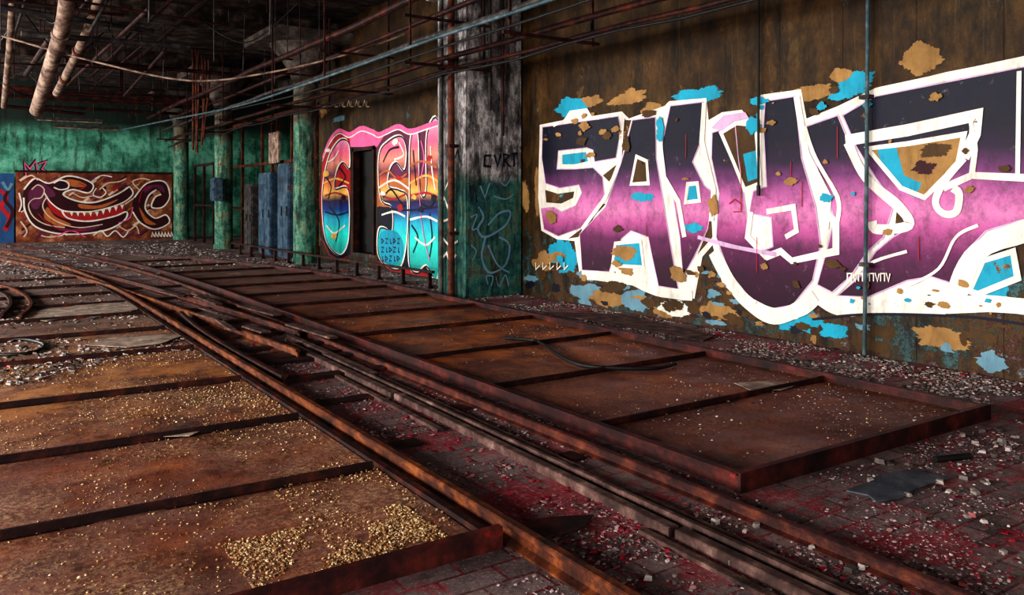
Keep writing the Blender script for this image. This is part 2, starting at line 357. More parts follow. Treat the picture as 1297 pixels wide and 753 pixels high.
# ---------------- columns ----------------
e=empty('square_concrete_column')
b=MB(); b.box(6.54,7.6,11.13,12.05,0,ZC-.39,'sqcol'); b.box(6.40,7.62,10.95,12.2,4.9,ZC-.39,'sqcol'); b.build('shaft',e)
mu=Mural('y',11.13)
mu.stroke([(606,262),(612,275),(605,290),(615,300),(640,285),(646,268),(632,270),(618,285)],.035,'ltblue',1,True)
mu.stroke([(615,300),(610,325),(620,345),(640,335),(645,310),(632,300)],.035,'ltblue',1,True)
mu.stroke([(618,310),(630,335),(645,345)],.03,'ltblue',2,True)
mu.stroke([(618,360),(616,350),(624,350),(622,362)],.025,'ltblue',1,True); mu.stroke([(628,350),(632,362),(640,348),(644,362)],.025,'ltblue',1,True)
for pts in ([(622,197),(614,197),(613,210),(622,211)],[(626,196),(630,210),(634,195)],[(638,211),(638,195),(645,197),(639,203),(646,211)],[(648,195),(655,194)],[(651,195),(651,211)]):
    mu.stroke(pts,.035,'navy',1)
mu.stroke([(595,235),(597,255),(601,236),(604,256)],.03,'navy',1); mu.stroke([(608,235),(614,250),(620,232)],.03,'ltblue',1)
for pts in ([(596,275),(604,272),(598,290),(606,288)],[(596,310),(603,318),(598,330)],[(630,225),(640,235),(648,222)],[(625,248),(640,252),(650,246)]): mu.stroke(pts,.02,'ltblue',1,True)
mu.build('tag',e)
mu=Mural('x',6.54)
for pts in ([(563,215),(564,240),(570,225)],[(559,260),(563,250),(567,262),(572,248)],[(558,330),(566,320),(570,335),(578,322)],[(562,280),(574,275),(568,295),(578,290)],[(560,300),(570,312),(580,305)]):
    mu.stroke(pts,.04,'white',1)
mu.stroke([(572,190),(574,205),(580,190),(583,205)],.04,'navy',1)
mu.build('side_tags',e)
b=MB(); b.tube([(6.44,11.42,0),(6.44,11.42,ZC-.4)],.055,'rust',14); b.tube([(6.47,11.8,0),(6.47,11.8,ZC-.4)],.035,'greypipe',12)
b.tube([(6.95,11.07,3.0),(6.95,11.07,ZC-.4)],.03,'greypipe',10); b.tube([(7.2,11.07,2.6),(7.2,11.07,ZC-.4)],.025,'darkrust',10)
for z in (1,2.4,3.8): b.box(6.37,6.53,11.34,11.5,z,z+.05,'darkrust')
b.build('downpipe',e,True)
def rcol(x,y):
    b=MB(); r=.27
    b.lathe(x,y,[(r+.03,0),(r+.03,.12),(r,.16),(r,2.0),(r,4.25),(r+.04,4.28),(r+.04,4.36),(r,4.4)],'greencol',32)
    b.lathe(x,y,[(r,4.4),(.36,4.6),(.55,4.95),(.82,5.25),(.82,5.3)],'cap',32)
    b.box(x-1.15,x+1.15,y-1.15,y+1.15,5.3,ZC-.39,'cap')
    return b.build('round_concrete_column',None,True)
rcol(6.84,19.4); rcol(6.66,26.3); rcol(6.75,32.9); rcol(-1.5,12); rcol(-1.5,19.4)
rcol(9.9,26.3)

# ---------------- big mural ----------------
mu=Mural('x',XW)
for (u,v,ru,rv,k,sd) in [(722,138,20,14,'cyan',1),(890,120,36,13,'cyan',2),(1078,108,32,17,'cyan',3),(1012,405,33,18,'cyan',4),(718,325,20,24,'cyan',5),
    (800,120,28,12,'tan',6),(1162,78,28,18,'tan',7),(1192,428,42,14,'tan',8),(760,376,30,12,'tan',9),(856,392,22,9,'white',10),(1054,420,18,9,'cyan',11),
    (700,215,25,15,'brown',12),(805,380,18,14,'ltblue',13),(945,165,20,18,'tan',14),(690,330,12,16,'tan',15),(1040,115,30,10,'tan',16),(1260,355,20,30,'cyan',17),
    (905,395,24,13,'tan',18),(684,245,8,34,'tan',19),(830,140,20,10,'tan',20),(970,140,14,12,'cyan',22),(665,245,6,20,'tan',24),
    (735,370,14,8,'ltblue',25),(668,200,5,16,'brown',26),(930,405,14,10,'brown',27),(1110,418,28,8,'brown',28),(1250,455,22,12,'ltblue',29),(1100,435,26,10,'brown',30),(985,440,24,10,'ltblue',36),(1065,95,14,7,'tan',37),(748,128,14,8,'tan',38)]:
    mu.blob(u,v,ru,rv,k,0,sd)
W=[(684,158),(714,152),(722,140),(744,137),(750,147),(788,141),(797,150),(842,134),(848,128),(895,124),(898,152),(915,142),(940,139),(950,152),(962,150),(964,120),(1015,113),(1022,150),(1060,135),(1110,111),(1320,66),(1320,285),
 (1297,290),(1262,303),(1240,320),(1238,345),(1210,395),(1150,392),(1130,385),(1062,392),(1040,380),(1010,404),(980,408),(948,392),(915,358),(903,310),(890,325),(880,378),(835,374),(828,365),(735,352),(728,305),(706,303),(686,292),(682,250)]
mu.poly(W,'white',1)
for p in ([(791,152),(800,152),(786,206),(772,230),(764,222),(783,207)],[(762,258),(768,258),(738,290),(733,300),(720,302),(750,280)],[(893,245),(900,250),(903,300),(884,322),(898,288)],[(1136,268),(1143,262),(1152,288),(1133,298)]):
    mu.poly(p,'brown',1.4)
# S: top bar, spine to the left, belly sweeping round to the hooked foot
S_=[(688,161),(784,147),(787,165),(781,200),(754,205),(752,190),(744,187),(708,191),(706,214),(728,214),(752,212),(764,224),(766,246),(758,268),(738,288),(708,299),(690,290),(686,264),(702,262),(712,268),(730,260),(738,244),(734,234),(710,238),(692,232),(687,200)]
A_=[(802,152),(831,148),(832,200),(842,262),(856,345),(860,366),(835,362),(828,330),(822,300),(800,292),(788,302),(772,344),(738,342),(735,296),(768,262),(788,205)]
K_=[(850,134),(892,129),(888,180),(878,205),(893,235),(905,245),(897,290),(880,325),(866,350),(862,300),(852,240),(838,215),(840,180)]
U_=[(903,168),(932,158),(936,200),(945,262),(950,300),(966,318),(980,312),(978,275),(950,270),(955,242),(972,236),(968,160),(970,128),(1008,122),(1016,200),(1034,262),(1040,310),(1030,355),(1005,386),(978,391),(950,376),(925,345),(908,300),(912,245),(902,200)]
V_=[(1022,160),(1062,146),(1076,180),(1104,225),(1132,262),(1120,300),(1100,318),(1078,350),(1055,370),(1036,360),(1050,310),(1058,275),(1042,230),(1030,195)]
D_=[(1068,146),(1110,122),(1320,80),(1320,274),(1297,278),(1250,292),(1225,318),(1205,358),(1180,350),(1150,355),(1100,376),(1062,374),(1090,350),(1110,318),(1132,300),(1150,290),(1142,268),(1110,225),(1085,185)]
for p in (S_,A_,K_,U_,V_,D_):
    mu.poly(p,'grad',2)
    mu.stroke(p,.014,'lav',4,closed=True)
for p,k,L in (([(712,194),(744,190),(748,206),(728,210),(712,210)],'cyan',3),([(690,238),(708,243),(730,240),(728,252),(712,260),(692,258)],'brown',3),([(807,198),(820,204),(822,232),(800,233)],'brown',3),
  ([(780,308),(812,305),(816,338),(776,336)],'cyan',3),([(872,233),(884,232),(887,254),(869,256)],'cyan',3),
  ([(914,168),(934,156),(958,158),(964,232),(944,240),(930,205)],'brown',3),([(942,195),(960,190),(962,225),(948,230)],'cyan',3.4),
  ([(1100,188),(1150,182),(1222,170),(1214,208),(1194,228),(1172,250),(1142,238),(1120,212)],'tan',3),
  ([(1112,190),(1136,186),(1146,222),(1168,232),(1160,250),(1140,240),(1118,210)],'cyan',3.4),
  ([(1246,330),(1284,318),(1290,352),(1240,372),(1228,368)],'cyan',3)):
    mu.poly(p,k,L)
    if L==3: mu.stroke(p,.05,'white',4,closed=True)
mu.blob(1172,212,18,11,'maroon',3.8,31); mu.blob(1190,190,22,9,'brown',3.7,39)
mu.blob(815,250,16,6,'cyan',4,33); mu.blob(790,320,15,8,'tan',4,34); mu.blob(878,288,12,6,'cyan',4,35)
for pts,w,cv in (([(1072,178),(1150,165),(1238,146),(1236,170),(1222,200)],.11,0),([(1222,200),(1198,228),(1186,255),(1196,270),(1212,268),(1216,246),(1208,238)],.075,1),
  ([(1108,118),(1200,97),(1320,74)],.08,0),([(1075,180),(1098,225),(1140,262),(1152,285),(1112,290),(1106,280)],.10,1),
  ([(1196,238),(1232,222),(1320,226)],.07,0),([(1232,150),(1236,190),(1232,222)],.06,0),([(1292,90),(1290,222)],.04,0),
  ([(952,268),(948,300),(972,325),(990,318),(1004,330),(1060,318),(1060,282),(1040,262)],.08,0),([(972,268),(1006,262),(1010,292),(996,300)],.06,0),
  ([(1010,122),(1022,195),(1050,250),(1046,290)],.09,0),([(1020,160),(1034,200),(1062,250),(1062,280)],.05,1),
  ([(836,150),(838,190),(842,225),(860,255),(868,300)],.08,0),([(893,130),(890,180),(905,240),(902,280)],.08,0),
  ([(760,150),(720,150),(702,160)],.03,0),([(790,150),(786,205),(768,250),(738,290)],.07,0),
  ([(1150,362),(1190,340),(1212,300),(1240,285)],.03,1),([(1060,372),(1100,335),(1150,318)],.03,1)):
    mu.stroke(pts,w,'white',5,bool(cv))
mu.poly([(902,162),(918,146),(945,142),(950,150),(930,154),(915,166)],'lav',5)
for pts,w in (([(738,348),(790,352),(832,368),(878,374)],.13),([(905,318),(925,355),(950,384),(982,400),(1015,390),(1034,375)],.17),([(1040,376),(1070,388),(1140,384),(1190,388),(1212,372),(1240,318),(1320,285)],.18),([(1200,388),(1250,384),(1320,390)],.15)):
    mu.stroke(pts,w,'white',5,True)
mu.stroke([(1030,404),(1090,398),(1160,398),(1240,402),(1320,414)],.025,'navy',5,True)
mu.stroke([(885,300),(930,312),(985,322)],.05,'lav',6,True)
for u,v0,v1 in ((1003,205,225),(1017,230,262),(940,205,262),(1165,300,330),(870,170,200),(820,285,300),(1062,160,200),(960,300,345)):
    mu.stroke([(u,v0),(u,v1)],.008,'redline',6)
mu.stroke([(925,258),(932,252),(940,258),(940,268),(930,268)],.015,'redline',6)
for i in range(8):
    u=1075+i*7; mu.stroke([(u,345),(u+3,356),(u+5,346)] if i%2 else [(u,356),(u,346),(u+5,346),(u+5,356)],.014,'white',7)
for i in range(5): mu.stroke([(680+i*9,332),(680+i*9,341),(685+i*9,336)],.02,'white',7)
random.seed(9)
for i in range(70):
    u=random.uniform(690,1295); top=150-(u-690)*.10; bot=345+(u-690)*.08
    v=random.choice((random.uniform(top,top+35),random.uniform(bot-45,bot+8),random.uniform(top,bot),random.uniform(bot-30,bot+8)))
    r=random.uniform(1.2,5.5)
    mu.blob(u,v,r*random.uniform(.8,1.9),r,random.choice(['tan','brown','cyan','brown','tan']),7.5,i+200)
for (u,v,ru,rv,k,sd) in ((742,160,9,5,'tan',401),(838,165,6,16,'cyan',402),(700,275,8,9,'tan',403),(905,260,6,14,'tan',404),(1050,252,9,7,'cyan',405),(955,160,8,10,'cyan',406),(858,345,10,10,'tan',407),(1230,240,7,6,'tan',408),(795,185,5,12,'brown',409)):
    mu.blob(u,v,ru,rv,k,7.7,sd)
mu.build('graffiti_mural')
mu=Mural('x',XW)
random.seed(3)
for i in range(120):
    u=random.uniform(660,1290); base=373+(u-656)*.167; v=base-random.uniform(6,75)*(u/900)
    mu.blob(u,v,random.uniform(3,14),random.uniform(2,8),random.choice(['tan','brown','brown','maroon','ltblue','brown','navy']),-.6,i+50)
mu.build('peeled_paint_patches')

# ---------------- second mural ----------------
mu=Mural('x',XW)
L1=[(409,200),(418,180),(430,166),(443,172),(444,186),(444,322),(432,330),(418,325),(409,305),(405,250)]
L2=[(478,186),(490,166),(505,160),(520,166),(540,160),(556,155),(556,352),(540,350),(520,356),(495,346),(478,330)]
L3=[(443,172),(458,162),(472,166),(480,170),(490,166),(478,186),(444,186)]
for p,k in ((L1,'redline'),(L2,'redline'),(L3,'pinkline')): mu.poly(p,k,1)
mu.poly([(478,186),(490,168),(505,163),(520,168),(540,163),(556,158),(556,225),(478,225)],'purple',1.5); mu.poly([(478,225),(556,225),(556,262),(478,262)],'orange2',1.5); mu.poly([(478,262),(556,262),(556,350),(478,330)],'navy',1.5); mu.poly([(408,262),(444,266),(444,322),(432,328),(418,322),(409,303)],'navy',1.5)
for p in ([(412,215),(420,190),(432,176),(442,182),(443,212),(434,205),(427,215),(424,238),(441,240),(442,300),(433,322),(420,315),(411,295),(408,250)],
          [(480,196),(492,178),(508,172),(515,190),(512,215),(502,205),(494,214),(492,235),(505,240),(516,250),(516,300),(508,338),(490,336),(479,320),(480,290),(490,290),(494,300),(498,285),(496,262),(482,250)],
          [(520,176),(530,170),(532,240),(540,240),(541,168),(556,162),(556,345),(540,336),(528,345),(518,330),(519,250)]):
    mu.poly(p,'grad2',2,True); mu.stroke(p,.06,'white',3,True,True); mu.stroke([(u+1,v+1) for u,v in p],.035,'navy',4,True,True)
mu.stroke([(409,200),(418,178),(430,165),(443,170),(458,162),(472,166),(480,170),(490,166),(505,160),(520,166),(540,160),(556,155)],.10,'pinkline',4,True)
mu.stroke([(u,v+4) for u,v in [(409,200),(418,178),(430,165),(443,170),(458,162),(472,166),(480,170),(490,166),(505,160),(520,166),(540,160),(556,155)]],.03,'white',5,True)
mu.poly([(482,296),(500,292),(510,305),(510,325),(498,335),(484,328)],'cyan',5,True)
for i in range(3):
    for j in range(5):
        u=484+j*5; v=302+i*11; mu.stroke([[(u,v+6),(u,v),(u+3,v+3),(u,v+6)],[(u,v),(u+3,v),(u,v+6),(u+3,v+6)],[(u+1.5,v),(u+1.5,v+6),(u+3,v+6)]][(i+j)%3],.03,'navy',6)
for pts in ([(412,268),(428,272),(442,268)],[(480,262),(516,266),(556,262)]): mu.stroke(pts,.04,'navy',5,True)
for pts,k in (([(410,232),(426,226),(443,232)],'yellowp'),([(480,238),(500,228),(520,240)],'white'),([(520,232),(540,222),(556,230)],'yellowp'),([(416,205),(424,200),(430,190)],'white'),([(486,205),(494,190),(506,186)],'navy'),
    ([(524,190),(526,215),(528,235)],'navy'),([(546,185),(548,215),(552,240)],'white'),([(484,272),(500,268),(514,274)],'white'),([(522,285),(530,300),(524,320)],'navy'),([(545,270),(548,300),(545,325)],'navy'),([(414,285),(424,295),(438,285)],'white'),([(430,212),(438,224),(430,236)],'navy'),
    ([(480,222),(492,216),(504,226),(516,220)],'orange2'),([(520,210),(536,204),(554,212)],'orange2'),([(482,246),(498,252),(514,246)],'redline'),([(520,248),(540,244),(556,250)],'redline'),([(412,248),(426,244),(442,250)],'redline'),([(520,278),(540,274),(555,280)],'white'),([(526,300),(540,310),(552,300)],'white'),
    ([(486,250),(496,240),(508,256),(514,262)],'navy'),([(530,255),(545,262),(554,248)],'navy'),([(412,222),(420,236),(416,252)],'navy'),([(506,180),(512,196),(500,202)],'white'),([(534,178),(538,200),(534,225)],'pinkline'),([(418,262),(430,280),(426,306)],'navy')):
    mu.stroke(pts,.045,k,5,True)
for i,(u,v) in enumerate([(414,220),(436,250),(505,225),(486,245),(526,250),(550,250),(545,200),(500,180),(424,300),(535,265),(508,262),(416,190)]): mu.blob(u,v,4,4,['yellowp','navy','redline','white'][i%4],5.5,i+300)
mu.stroke([(530,205),(533,260),(538,300),(545,330)],.03,'pinkline',5,True)
for (u,v,ru,rv,k,sd) in [(410,140,6,10,'tan',71),(430,150,8,4,'ltblue',72),(540,125,8,10,'brown',73),(520,358,14,4,'tan',74)]: mu.blob(u,v,ru,rv,k,0,sd)
for i in range(9): mu.stroke([(425+i*5,135),(427+i*5,127),(429+i*5,135)] if i%2 else [(425+i*5,128),(425+i*5,135),(428+i*5,135)],.03,'cream2',1)
mu.build('graffiti_mural')

# ---------------- far partition with creature mural ----------------
p0=on_y(20,218,YE); p1=on_y(218,218,YE)
b=MB(); b.box(p0[0],p1[0],YE,YE+.2,0,p0[2],'rustbg'); b.box(p0[0]-.02,p1[0]+.02,YE-.03,YE+.23,p0[2],p0[2]+.08,'darkrust')
b.build('partition_wall')
mu=Mural('y',YE)
random.seed(33)
for i in range(110):
    u=random.uniform(24,205); v=random.uniform(222,296); L_=random.uniform(5,14)
    mu.stroke([(u,v+L_*.7),(u+L_,v)],random.uniform(.03,.09),random.choice(['maroon','cream2','purple','orange2','maroon','redline','cream2']),0)
mu.poly([(30,240),(44,226),(62,232),(84,223),(104,226),(118,234),(112,244),(92,240),(80,246),(96,254),(120,256),(148,246),(164,236),(168,246),(152,258),(120,267),(96,268),(78,266),(86,276),(112,280),(144,274),(160,268),(158,278),(138,290),(104,296),(70,295),(44,286),(32,268)],'maroon',1,True)
mu.poly([(170,250),(186,232),(208,230),(215,248),(206,262),(192,262),(196,250),(204,246),(198,240),(188,248),(184,264),(196,276),(210,272),(214,282),(196,290),(178,282),(168,268)],'maroon',1,True)
for q,k in (([(36,244),(50,232),(64,238),(70,248),(56,252),(48,264),(40,262)],'purple'),([(66,284),(90,290),(126,286),(110,293),(78,292)],'purple'),([(84,227),(100,229),(110,235),(98,237),(86,234)],'orange2'),([(60,262),(70,274),(90,284),(74,286),(56,276)],'orange2'),([(184,236),(204,234),(208,244),(196,237),(184,244)],'purple'),([(176,262),(186,276),(198,284),(184,282)],'orange2'),([(100,258),(124,260),(150,252),(130,263),(104,264)],'orange2')):
    mu.poly(q,k,1.3,True)
mu.poly([(60,252),(78,266),(96,272),(124,270),(150,260),(158,266),(140,275),(112,281),(86,278),(66,268)],'redline',1.5,True)
for p,w,k in (([(30,240),(44,226),(62,232),(84,223),(104,226),(118,234),(112,244),(92,240),(80,246),(96,254),(120,256),(148,246),(164,236)],.07,'white'),
            ([(164,236),(168,246),(152,258),(120,267),(96,268),(78,266),(64,256),(56,244)],.06,'white'),
            ([(78,266),(86,276),(112,280),(144,274),(160,268),(158,278),(138,290),(104,296),(70,295),(44,286),(32,268),(30,250)],.07,'white'),
            ([(40,240),(48,234),(56,240),(52,250),(42,252),(36,260),(42,274),(58,284),(82,288)],.05,'cream2'),([(60,248),(54,260),(60,272),(76,282),(100,288),(130,284)],.05,'cream2'),
            ([(68,232),(76,228),(86,231),(86,238),(76,240),(68,237)],.06,'white'),
            ([(170,250),(186,232),(208,230),(215,248),(206,262),(192,262),(196,250),(204,246)],.07,'white'),([(168,268),(178,282),(196,290),(214,282),(210,272),(196,276),(184,264),(188,248),(198,240)],.07,'white'),
            ([(176,240),(168,230),(180,226),(190,228)],.06,'cream2'),([(126,240),(136,232),(150,230),(160,226)],.06,'cream2'),([(120,226),(130,222),(142,224)],.05,'white'),
            ([(30,226),(40,222),(48,228)],.06,'cream2'),([(118,298),(128,292),(136,299),(146,292),(156,300),(164,290)],.06,'white'),([(26,280),(34,292),(30,300)],.06,'cream2'),([(52,298),(62,300),(80,298)],.06,'cream2'),
            ([(92,244),(104,250),(118,248),(128,250)],.05,'cream2'),([(24,244),(27,258),(24,268)],.06,'white'),([(150,286),(162,292),(172,286),(176,296)],.06,'cream2'),([(122,238),(118,246),(126,250),(134,244),(130,238)],.05,'white'),
            ([(100,232),(108,236),(100,240)],.05,'redline'),([(150,282),(164,276),(168,262)],.05,'pinkline'),([(70,300),(90,292),(108,300)],.05,'pinkline'),([(48,270),(60,282),(80,291),(110,291)],.04,'redline'),([(176,256),(180,242),(192,236)],.04,'redline')):
    mu.stroke(p,w*.8,k,4,True)
for i in range(9):
    u=88+i*8; y0=268-(max(0,i-4)*2.2); mu.poly([(u,y0),(u+5,y0-.5),(u+3,y0+6)],'white',5)
mu.blob(78,234,3,3,'navy',5,90)
for i in range(7): mu.stroke([(192+i*4,300),(193+i*4,294),(195+i*4,299)],.05,'white',5)
for pts in ([(32,222),(30,206),(37,214),(44,204),(47,220)],[(48,208),(58,204),(52,214),(60,218)]): mu.stroke(pts,.12,'maroon',5); mu.stroke([(u+1,v) for u,v in pts],.04,'pinkline',6)
mu.build('graffiti_mural')
b=MB(); b.box(-3.2,p0[0]-.05,YE,YE+.2,0,2.45,'blueedge'); b.build('partition_wall')
mu=Mural('y',YE)
mu.stroke([(0,240),(8,250),(2,262),(12,276),(6,292)],.14,'redline',1,True); mu.stroke([(14,236),(6,252),(16,268),(8,288)],.1,'maroon',2,True); mu.stroke([(3,230),(10,240),(15,232)],.1,'ltblue',2,True)
for k,x in enumerate((-2.5,-1.2,-.2)):
    mu.stroke([(x,1.9),(x+.5,1.5),(x+.1,1.0),(x+.6,.5)],.14,['pinkline','white','cyan'][k],2,True,False,False)
mu.build('graffiti_mural')

# ---------------- tracks ----------------
def cpath(x0,y0,y1,k=.006,st=.6,ys=13):
    out=[];y=y0
    while y<y1: out.append((x0-k*max(0,y-ys)**2,y)); y+=st
    out.append((x0-k*max(0,y1-ys)**2,y1)); return out
RAIL=[(-.045,0),(.045,0),(.045,.010),(.010,.024),(.010,.066),(.026,.074),(.026,.092),(.019,.098),(-.019,.098),(-.026,.092),(-.026,.074),(-.010,.066),(-.010,.024),(-.045,.010)]
RAILS=[(a*.75,h*.75) for a,h in RAIL]
e=empty('railway_track')
b=MB(); b.sweep(RAIL,cpath(2.10,-1.5,32),'railtop'); b.sweep(RAILS,cpath(3.22,-1.5,32),'raildark')
b.sweep(RAIL,catmull([(2.72,7.9),(2.62,9.2),(2.40,12.0),(2.05,15.5),(1.4,20),(.3,25.5),(-1.6,31)],k=6),'railtop')
b.sweep(RAIL,catmull([(3.12,9.0),(2.98,11),(2.70,14),(2.2,18),(1.3,23),(-.2,28.5)],k=6),'raildark')
b.sweep(RAIL,catmull([(2.22,6.8),(2.2,8.5),(2.24,10),(2.34,11.4)],k=6),'darkrust')
b.build('rails',e)
b=MB()
for y in (6.9,7.7,8.5,9.4,10.6,12,13.6,15.4): b.box(2.0,3.35,y,y+.14,.0,.035,'darkrust')
for y,x0,x1 in ((4.7,2.2,2.45),(6.0,2.2,2.7),(3.9,3.04,3.14),(5.3,3.04,3.14)): b.box(x0,x1,y,y+.14,0,.018,'darkrust')
for y in (8.1,9.8):
    b.obox((2.7,y,.0),1.1,.35,.03,.15,'darkrust')
b.build('tie_plates',e)
e=empty('timber_guard_planks')
b=MB(); random.seed(4)
def plk(x0,y0,x1,y1,w,h,k): b.sweep([(-w/2,0),(w/2,0),(w/2,h*.92),(w*.4,h),(-w*.4,h),(-w/2,h*.92)],[(x0,y0),(x1,y1)],k)
plk(2.74,-1,2.78,2.75,.065,.05,'wood'); plk(2.77,2.78,2.84,5.9,.065,.05,'wood'); plk(2.83,5.93,2.86,8.6,.08,.05,'wood')
plk(2.835,-1,2.87,3.4,.03,.06,'wood'); plk(2.885,3.42,2.95,7.8,.03,.055,'wood')
plk(2.91,.4,2.94,3.3,.055,.04,'wood'); plk(2.95,3.7,3.00,6.6,.055,.04,'wood'); plk(3.0,6.7,3.03,9.2,.07,.05,'wood')
plk(2.68,4.9,2.73,6.9,.05,.025,'wood'); plk(2.66,2.0,2.68,2.9,.05,.02,'wood')
b.build('planks',e)
b=MB()
random.seed(11)
for i in range(9):
    y=random.uniform(8.5,17); x=random.uniform(2.5,3.2)-.006*max(0,y-13)**2
    b.obox((x,y,.1),random.uniform(.5,1.2),random.uniform(.07,.12),.02,math.pi/2+random.uniform(-.12,.2),'wood',0)
b.build('loose_boards')
e=empty('curved_siding_rail')
b=MB(); b.sweep(RAIL,catmull([(.55,12.2),(.74,13.4),(.72,15),(.5,16.6),(.0,18.2),(-1,20.5)],k=5),'rust'); b.sweep(RAIL,catmull([(.35,12.4),(.5,13.6),(.48,15),(.25,16.4),(-.3,18),(-1.4,20)],k=5),'darkrust'); b.build('rail_pair',e)

# ---------------- steel pans ----------------
RIM=[(-.010,0),(.010,0),(.010,.095),(.042,.095),(.042,.106),(-.010,.106)]
def xl(y): return 3.50-.006*max(0,y-13)**2
def xr(y): return 6.11-.020*max(0,y-13)**2
e=empty('steel_floor_pan')
b=MB(); yy=[3.0]+[3.6+.6*i for i in range(37)]; yy=[y for y in yy if y<24.6]
vs=[];fs=[];NX=6
for y in yy:
    for j in range(NX+1):
        x=xl(y)+(xr(y)-xl(y))*j/NX; vs.append((x,y,.03+.008*noise.noise(Vector((x*1.3,y*1.3,0)))))
for i in range(len(yy)-1):
    for j in range(NX): a=i*(NX+1)+j; fs.append((a,a+1,a+NX+2,a+NX+1))
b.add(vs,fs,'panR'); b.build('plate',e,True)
b=MB()
b.sweep([(-x,z) for x,z in RIM][::-1],[(xl(y),y) for y in yy],'rimred'); b.sweep(RIM,[(xr(y),y) for y in yy][::-1],'rimred')
b.sweep([(-.02,0),(.02,0),(.02,.11),(-.02,.11)],[(3.47,3.0),(6.14,3.0)],'rimred')
for y in (4.31,5.66,7.1,8.65,10.1,11.6,13.1,14.6,16.2,17.9,19.6,21.5):
    b.sweep([(-.03,.02),(.03,.02),(.03,.032),(.008,.032),(.008,.072),(-.008,.072),(-.008,.032),(-.03,.032)],[(xl(y),y+.0),(xr(y),y+.03)],'darkrust')
b.build('rims_and_ribs',e)
e=empty('steel_floor_pan')
b=MB(); vs=[];fs=[]; ly=[3.16+.5*i for i in range(34)]; NX=8
def xe(y): return 1.97-.006*max(0,y-13)**2
for y in ly:
    for j in range(NX+1):
        x=-3+(xe(y)+3)*j/NX; vs.append((x,y,.03+.012*noise.noise(Vector((x*1.1,y*1.1,4)))))
for i in range(len(ly)-1):
    for j in range(NX): a=i*(NX+1)+j; fs.append((a,a+1,a+NX+2,a+NX+1))
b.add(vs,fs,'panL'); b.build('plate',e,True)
b=MB()
b.sweep([(-x*.8,z*.5) for x,z in RIM][::-1],[(xe(y)+.02,y) for y in ly][::-1],'darkrust')
b.sweep([(-.02,0),(.02,0),(.02,.10),(-.02,.10)],[(-3,3.14),(2.03,3.14)],'rimred')
for y in (4.38,5.66,7.13,8.9,10.4,11.9,13.3,14.7,16.2,17.8):
    b.sweep([(-.035,.02),(.035,.02),(.035,.032),(.009,.032),(.009,.075),(-.009,.075),(-.009,.032),(-.035,.032)],[(-3,y+.1),(xe(y)-.02,y)],'darkrust')
b.build('rims_and_ribs',e)

# ---------------- debris ----------------
def field(name,n,xf,yr,zf,size,k,clump=0,cs=1.0,seed=1,flat=.35,pw=1.5):
    random.seed(seed); V=[];Fc=[]; made=0; tries=0
    while made<n and tries<n*14:
        tries+=1
        y=yr[0]+(yr[1]-yr[0])*random.random()**pw; x0,x1=xf(y); x=random.uniform(x0,x1)
        if clump:
            q=noise.noise(Vector((x*cs,y*cs,seed)))+.5*noise.noise(Vector((x*cs*3,y*cs*3,seed)))
            if q<clump-.5+random.uniform(-.22,.22): continue
        s=size[0]+(size[1]-size[0])*random.random()**2.5; a=random.uniform(0,6.28); z=zf(x,y); o=len(V); m_=random.choice((3,4,4,5))
        tl=random.uniform(-.5,.5); hh=s*flat*random.uniform(.6,1.6)
        for zz in (0,1):
            for j in range(m_):
                an=a+6.283*j/m_; r=s*(.75+.5*random.random())*(1 if not zz else .8)
                V.append((x+math.cos(an)*r,y+math.sin(an)*r,z+zz*hh+abs(tl)*s*.5+tl*math.cos(an)*s*.5))
        Fc.append(list(range(o+m_,o+2*m_)));
        for j in range(m_): Fc.append([o+j,o+(j+1)%m_,o+m_+(j+1)%m_,o+m_+j])
        made+=1
    me=bpy.data.meshes.new(name); me.from_pydata(V,[],Fc); me.materials.append(M[k]); o=bpy.data.objects.new(name,me); bpy.context.collection.objects.link(o)
pz=lambda x,y:.030
field('yellow_grain_spill',6000,lambda y:(-.4,xe(y)),(3.2,12),pz,(.002,.0075),'yellow',.62,.9,5,.7,1.3)
field('yellow_grain_spill',3600,lambda y:(1.35,xe(y)),(3.2,7.5),pz,(.002,.008),'yellow',.55,2.0,2,.7,1.2)
field('yellow_grain_spill',4500,lambda y:(.95,1.85),(3.2,3.8),pz,(.0025,.008),'yellow',.50,2.5,9,.7,1.0)
field('yellow_grain_spill',2200,lambda y:(-.5,xe(y)),(6,9),pz,(.003,.009),'yellow',.55,1.2,19,.7,1.0)
field('paint_chip_rubble',18000,lambda y:(2.0-.006*max(0,y-13)**2,3.45-.006*max(0,y-13)**2),(1.2,18),lambda x,y:.0,(.0025,.014),'chips',.52,1.8,3)
field('paint_chip_rubble',15000,lambda y:(1.8,7.5),(1.2,2.95),lambda x,y:.0,(.002,.011),'chips',.60,1.6,4)
field('gravel_strip',28000,lambda y:(xr(y)+.08,7.55),(2.2,22),lambda x,y:.0,(.0035,.018),'gravel',.44,1.2,6,.5,1.6)
field('brick_rubble',500,lambda y:(2.2,7.4),(1.3,2.9),lambda x,y:.0,(.006,.030),'gravel',.5,1.2,31,.7)
field('red_paint_flakes',1500,lambda y:(2.15,3.4),(1.3,9),lambda x,y:.002,(.004,.025),'redchips',.55,1.4,7,.12)
field('red_paint_flakes',700,lambda y:(3.4,7.4),(1.3,2.95),lambda x,y:.002,(.004,.022),'redchips',.6,1.4,8,.12)
field('red_paint_flakes',700,lambda y:(6.9,7.6),(2.0,11),lambda x,y:.002,(.006,.035),'redchips',.5,1.2,18,.15)
field('plaster_rubble',5000,lambda y:(-1.0,xe(y)),(8,20),pz,(.005,.035),'gravel',.52,.8,10)
field('plaster_rubble',7000,lambda y:(-2,6.3),(18,32),lambda x,y:.02,(.01,.05),'gravel',.5,.5,12)
field('plaster_rubble',1200,lambda y:(3.6,6.0),(3.2,14),pz,(.003,.012),'gravel',.6,.8,13)
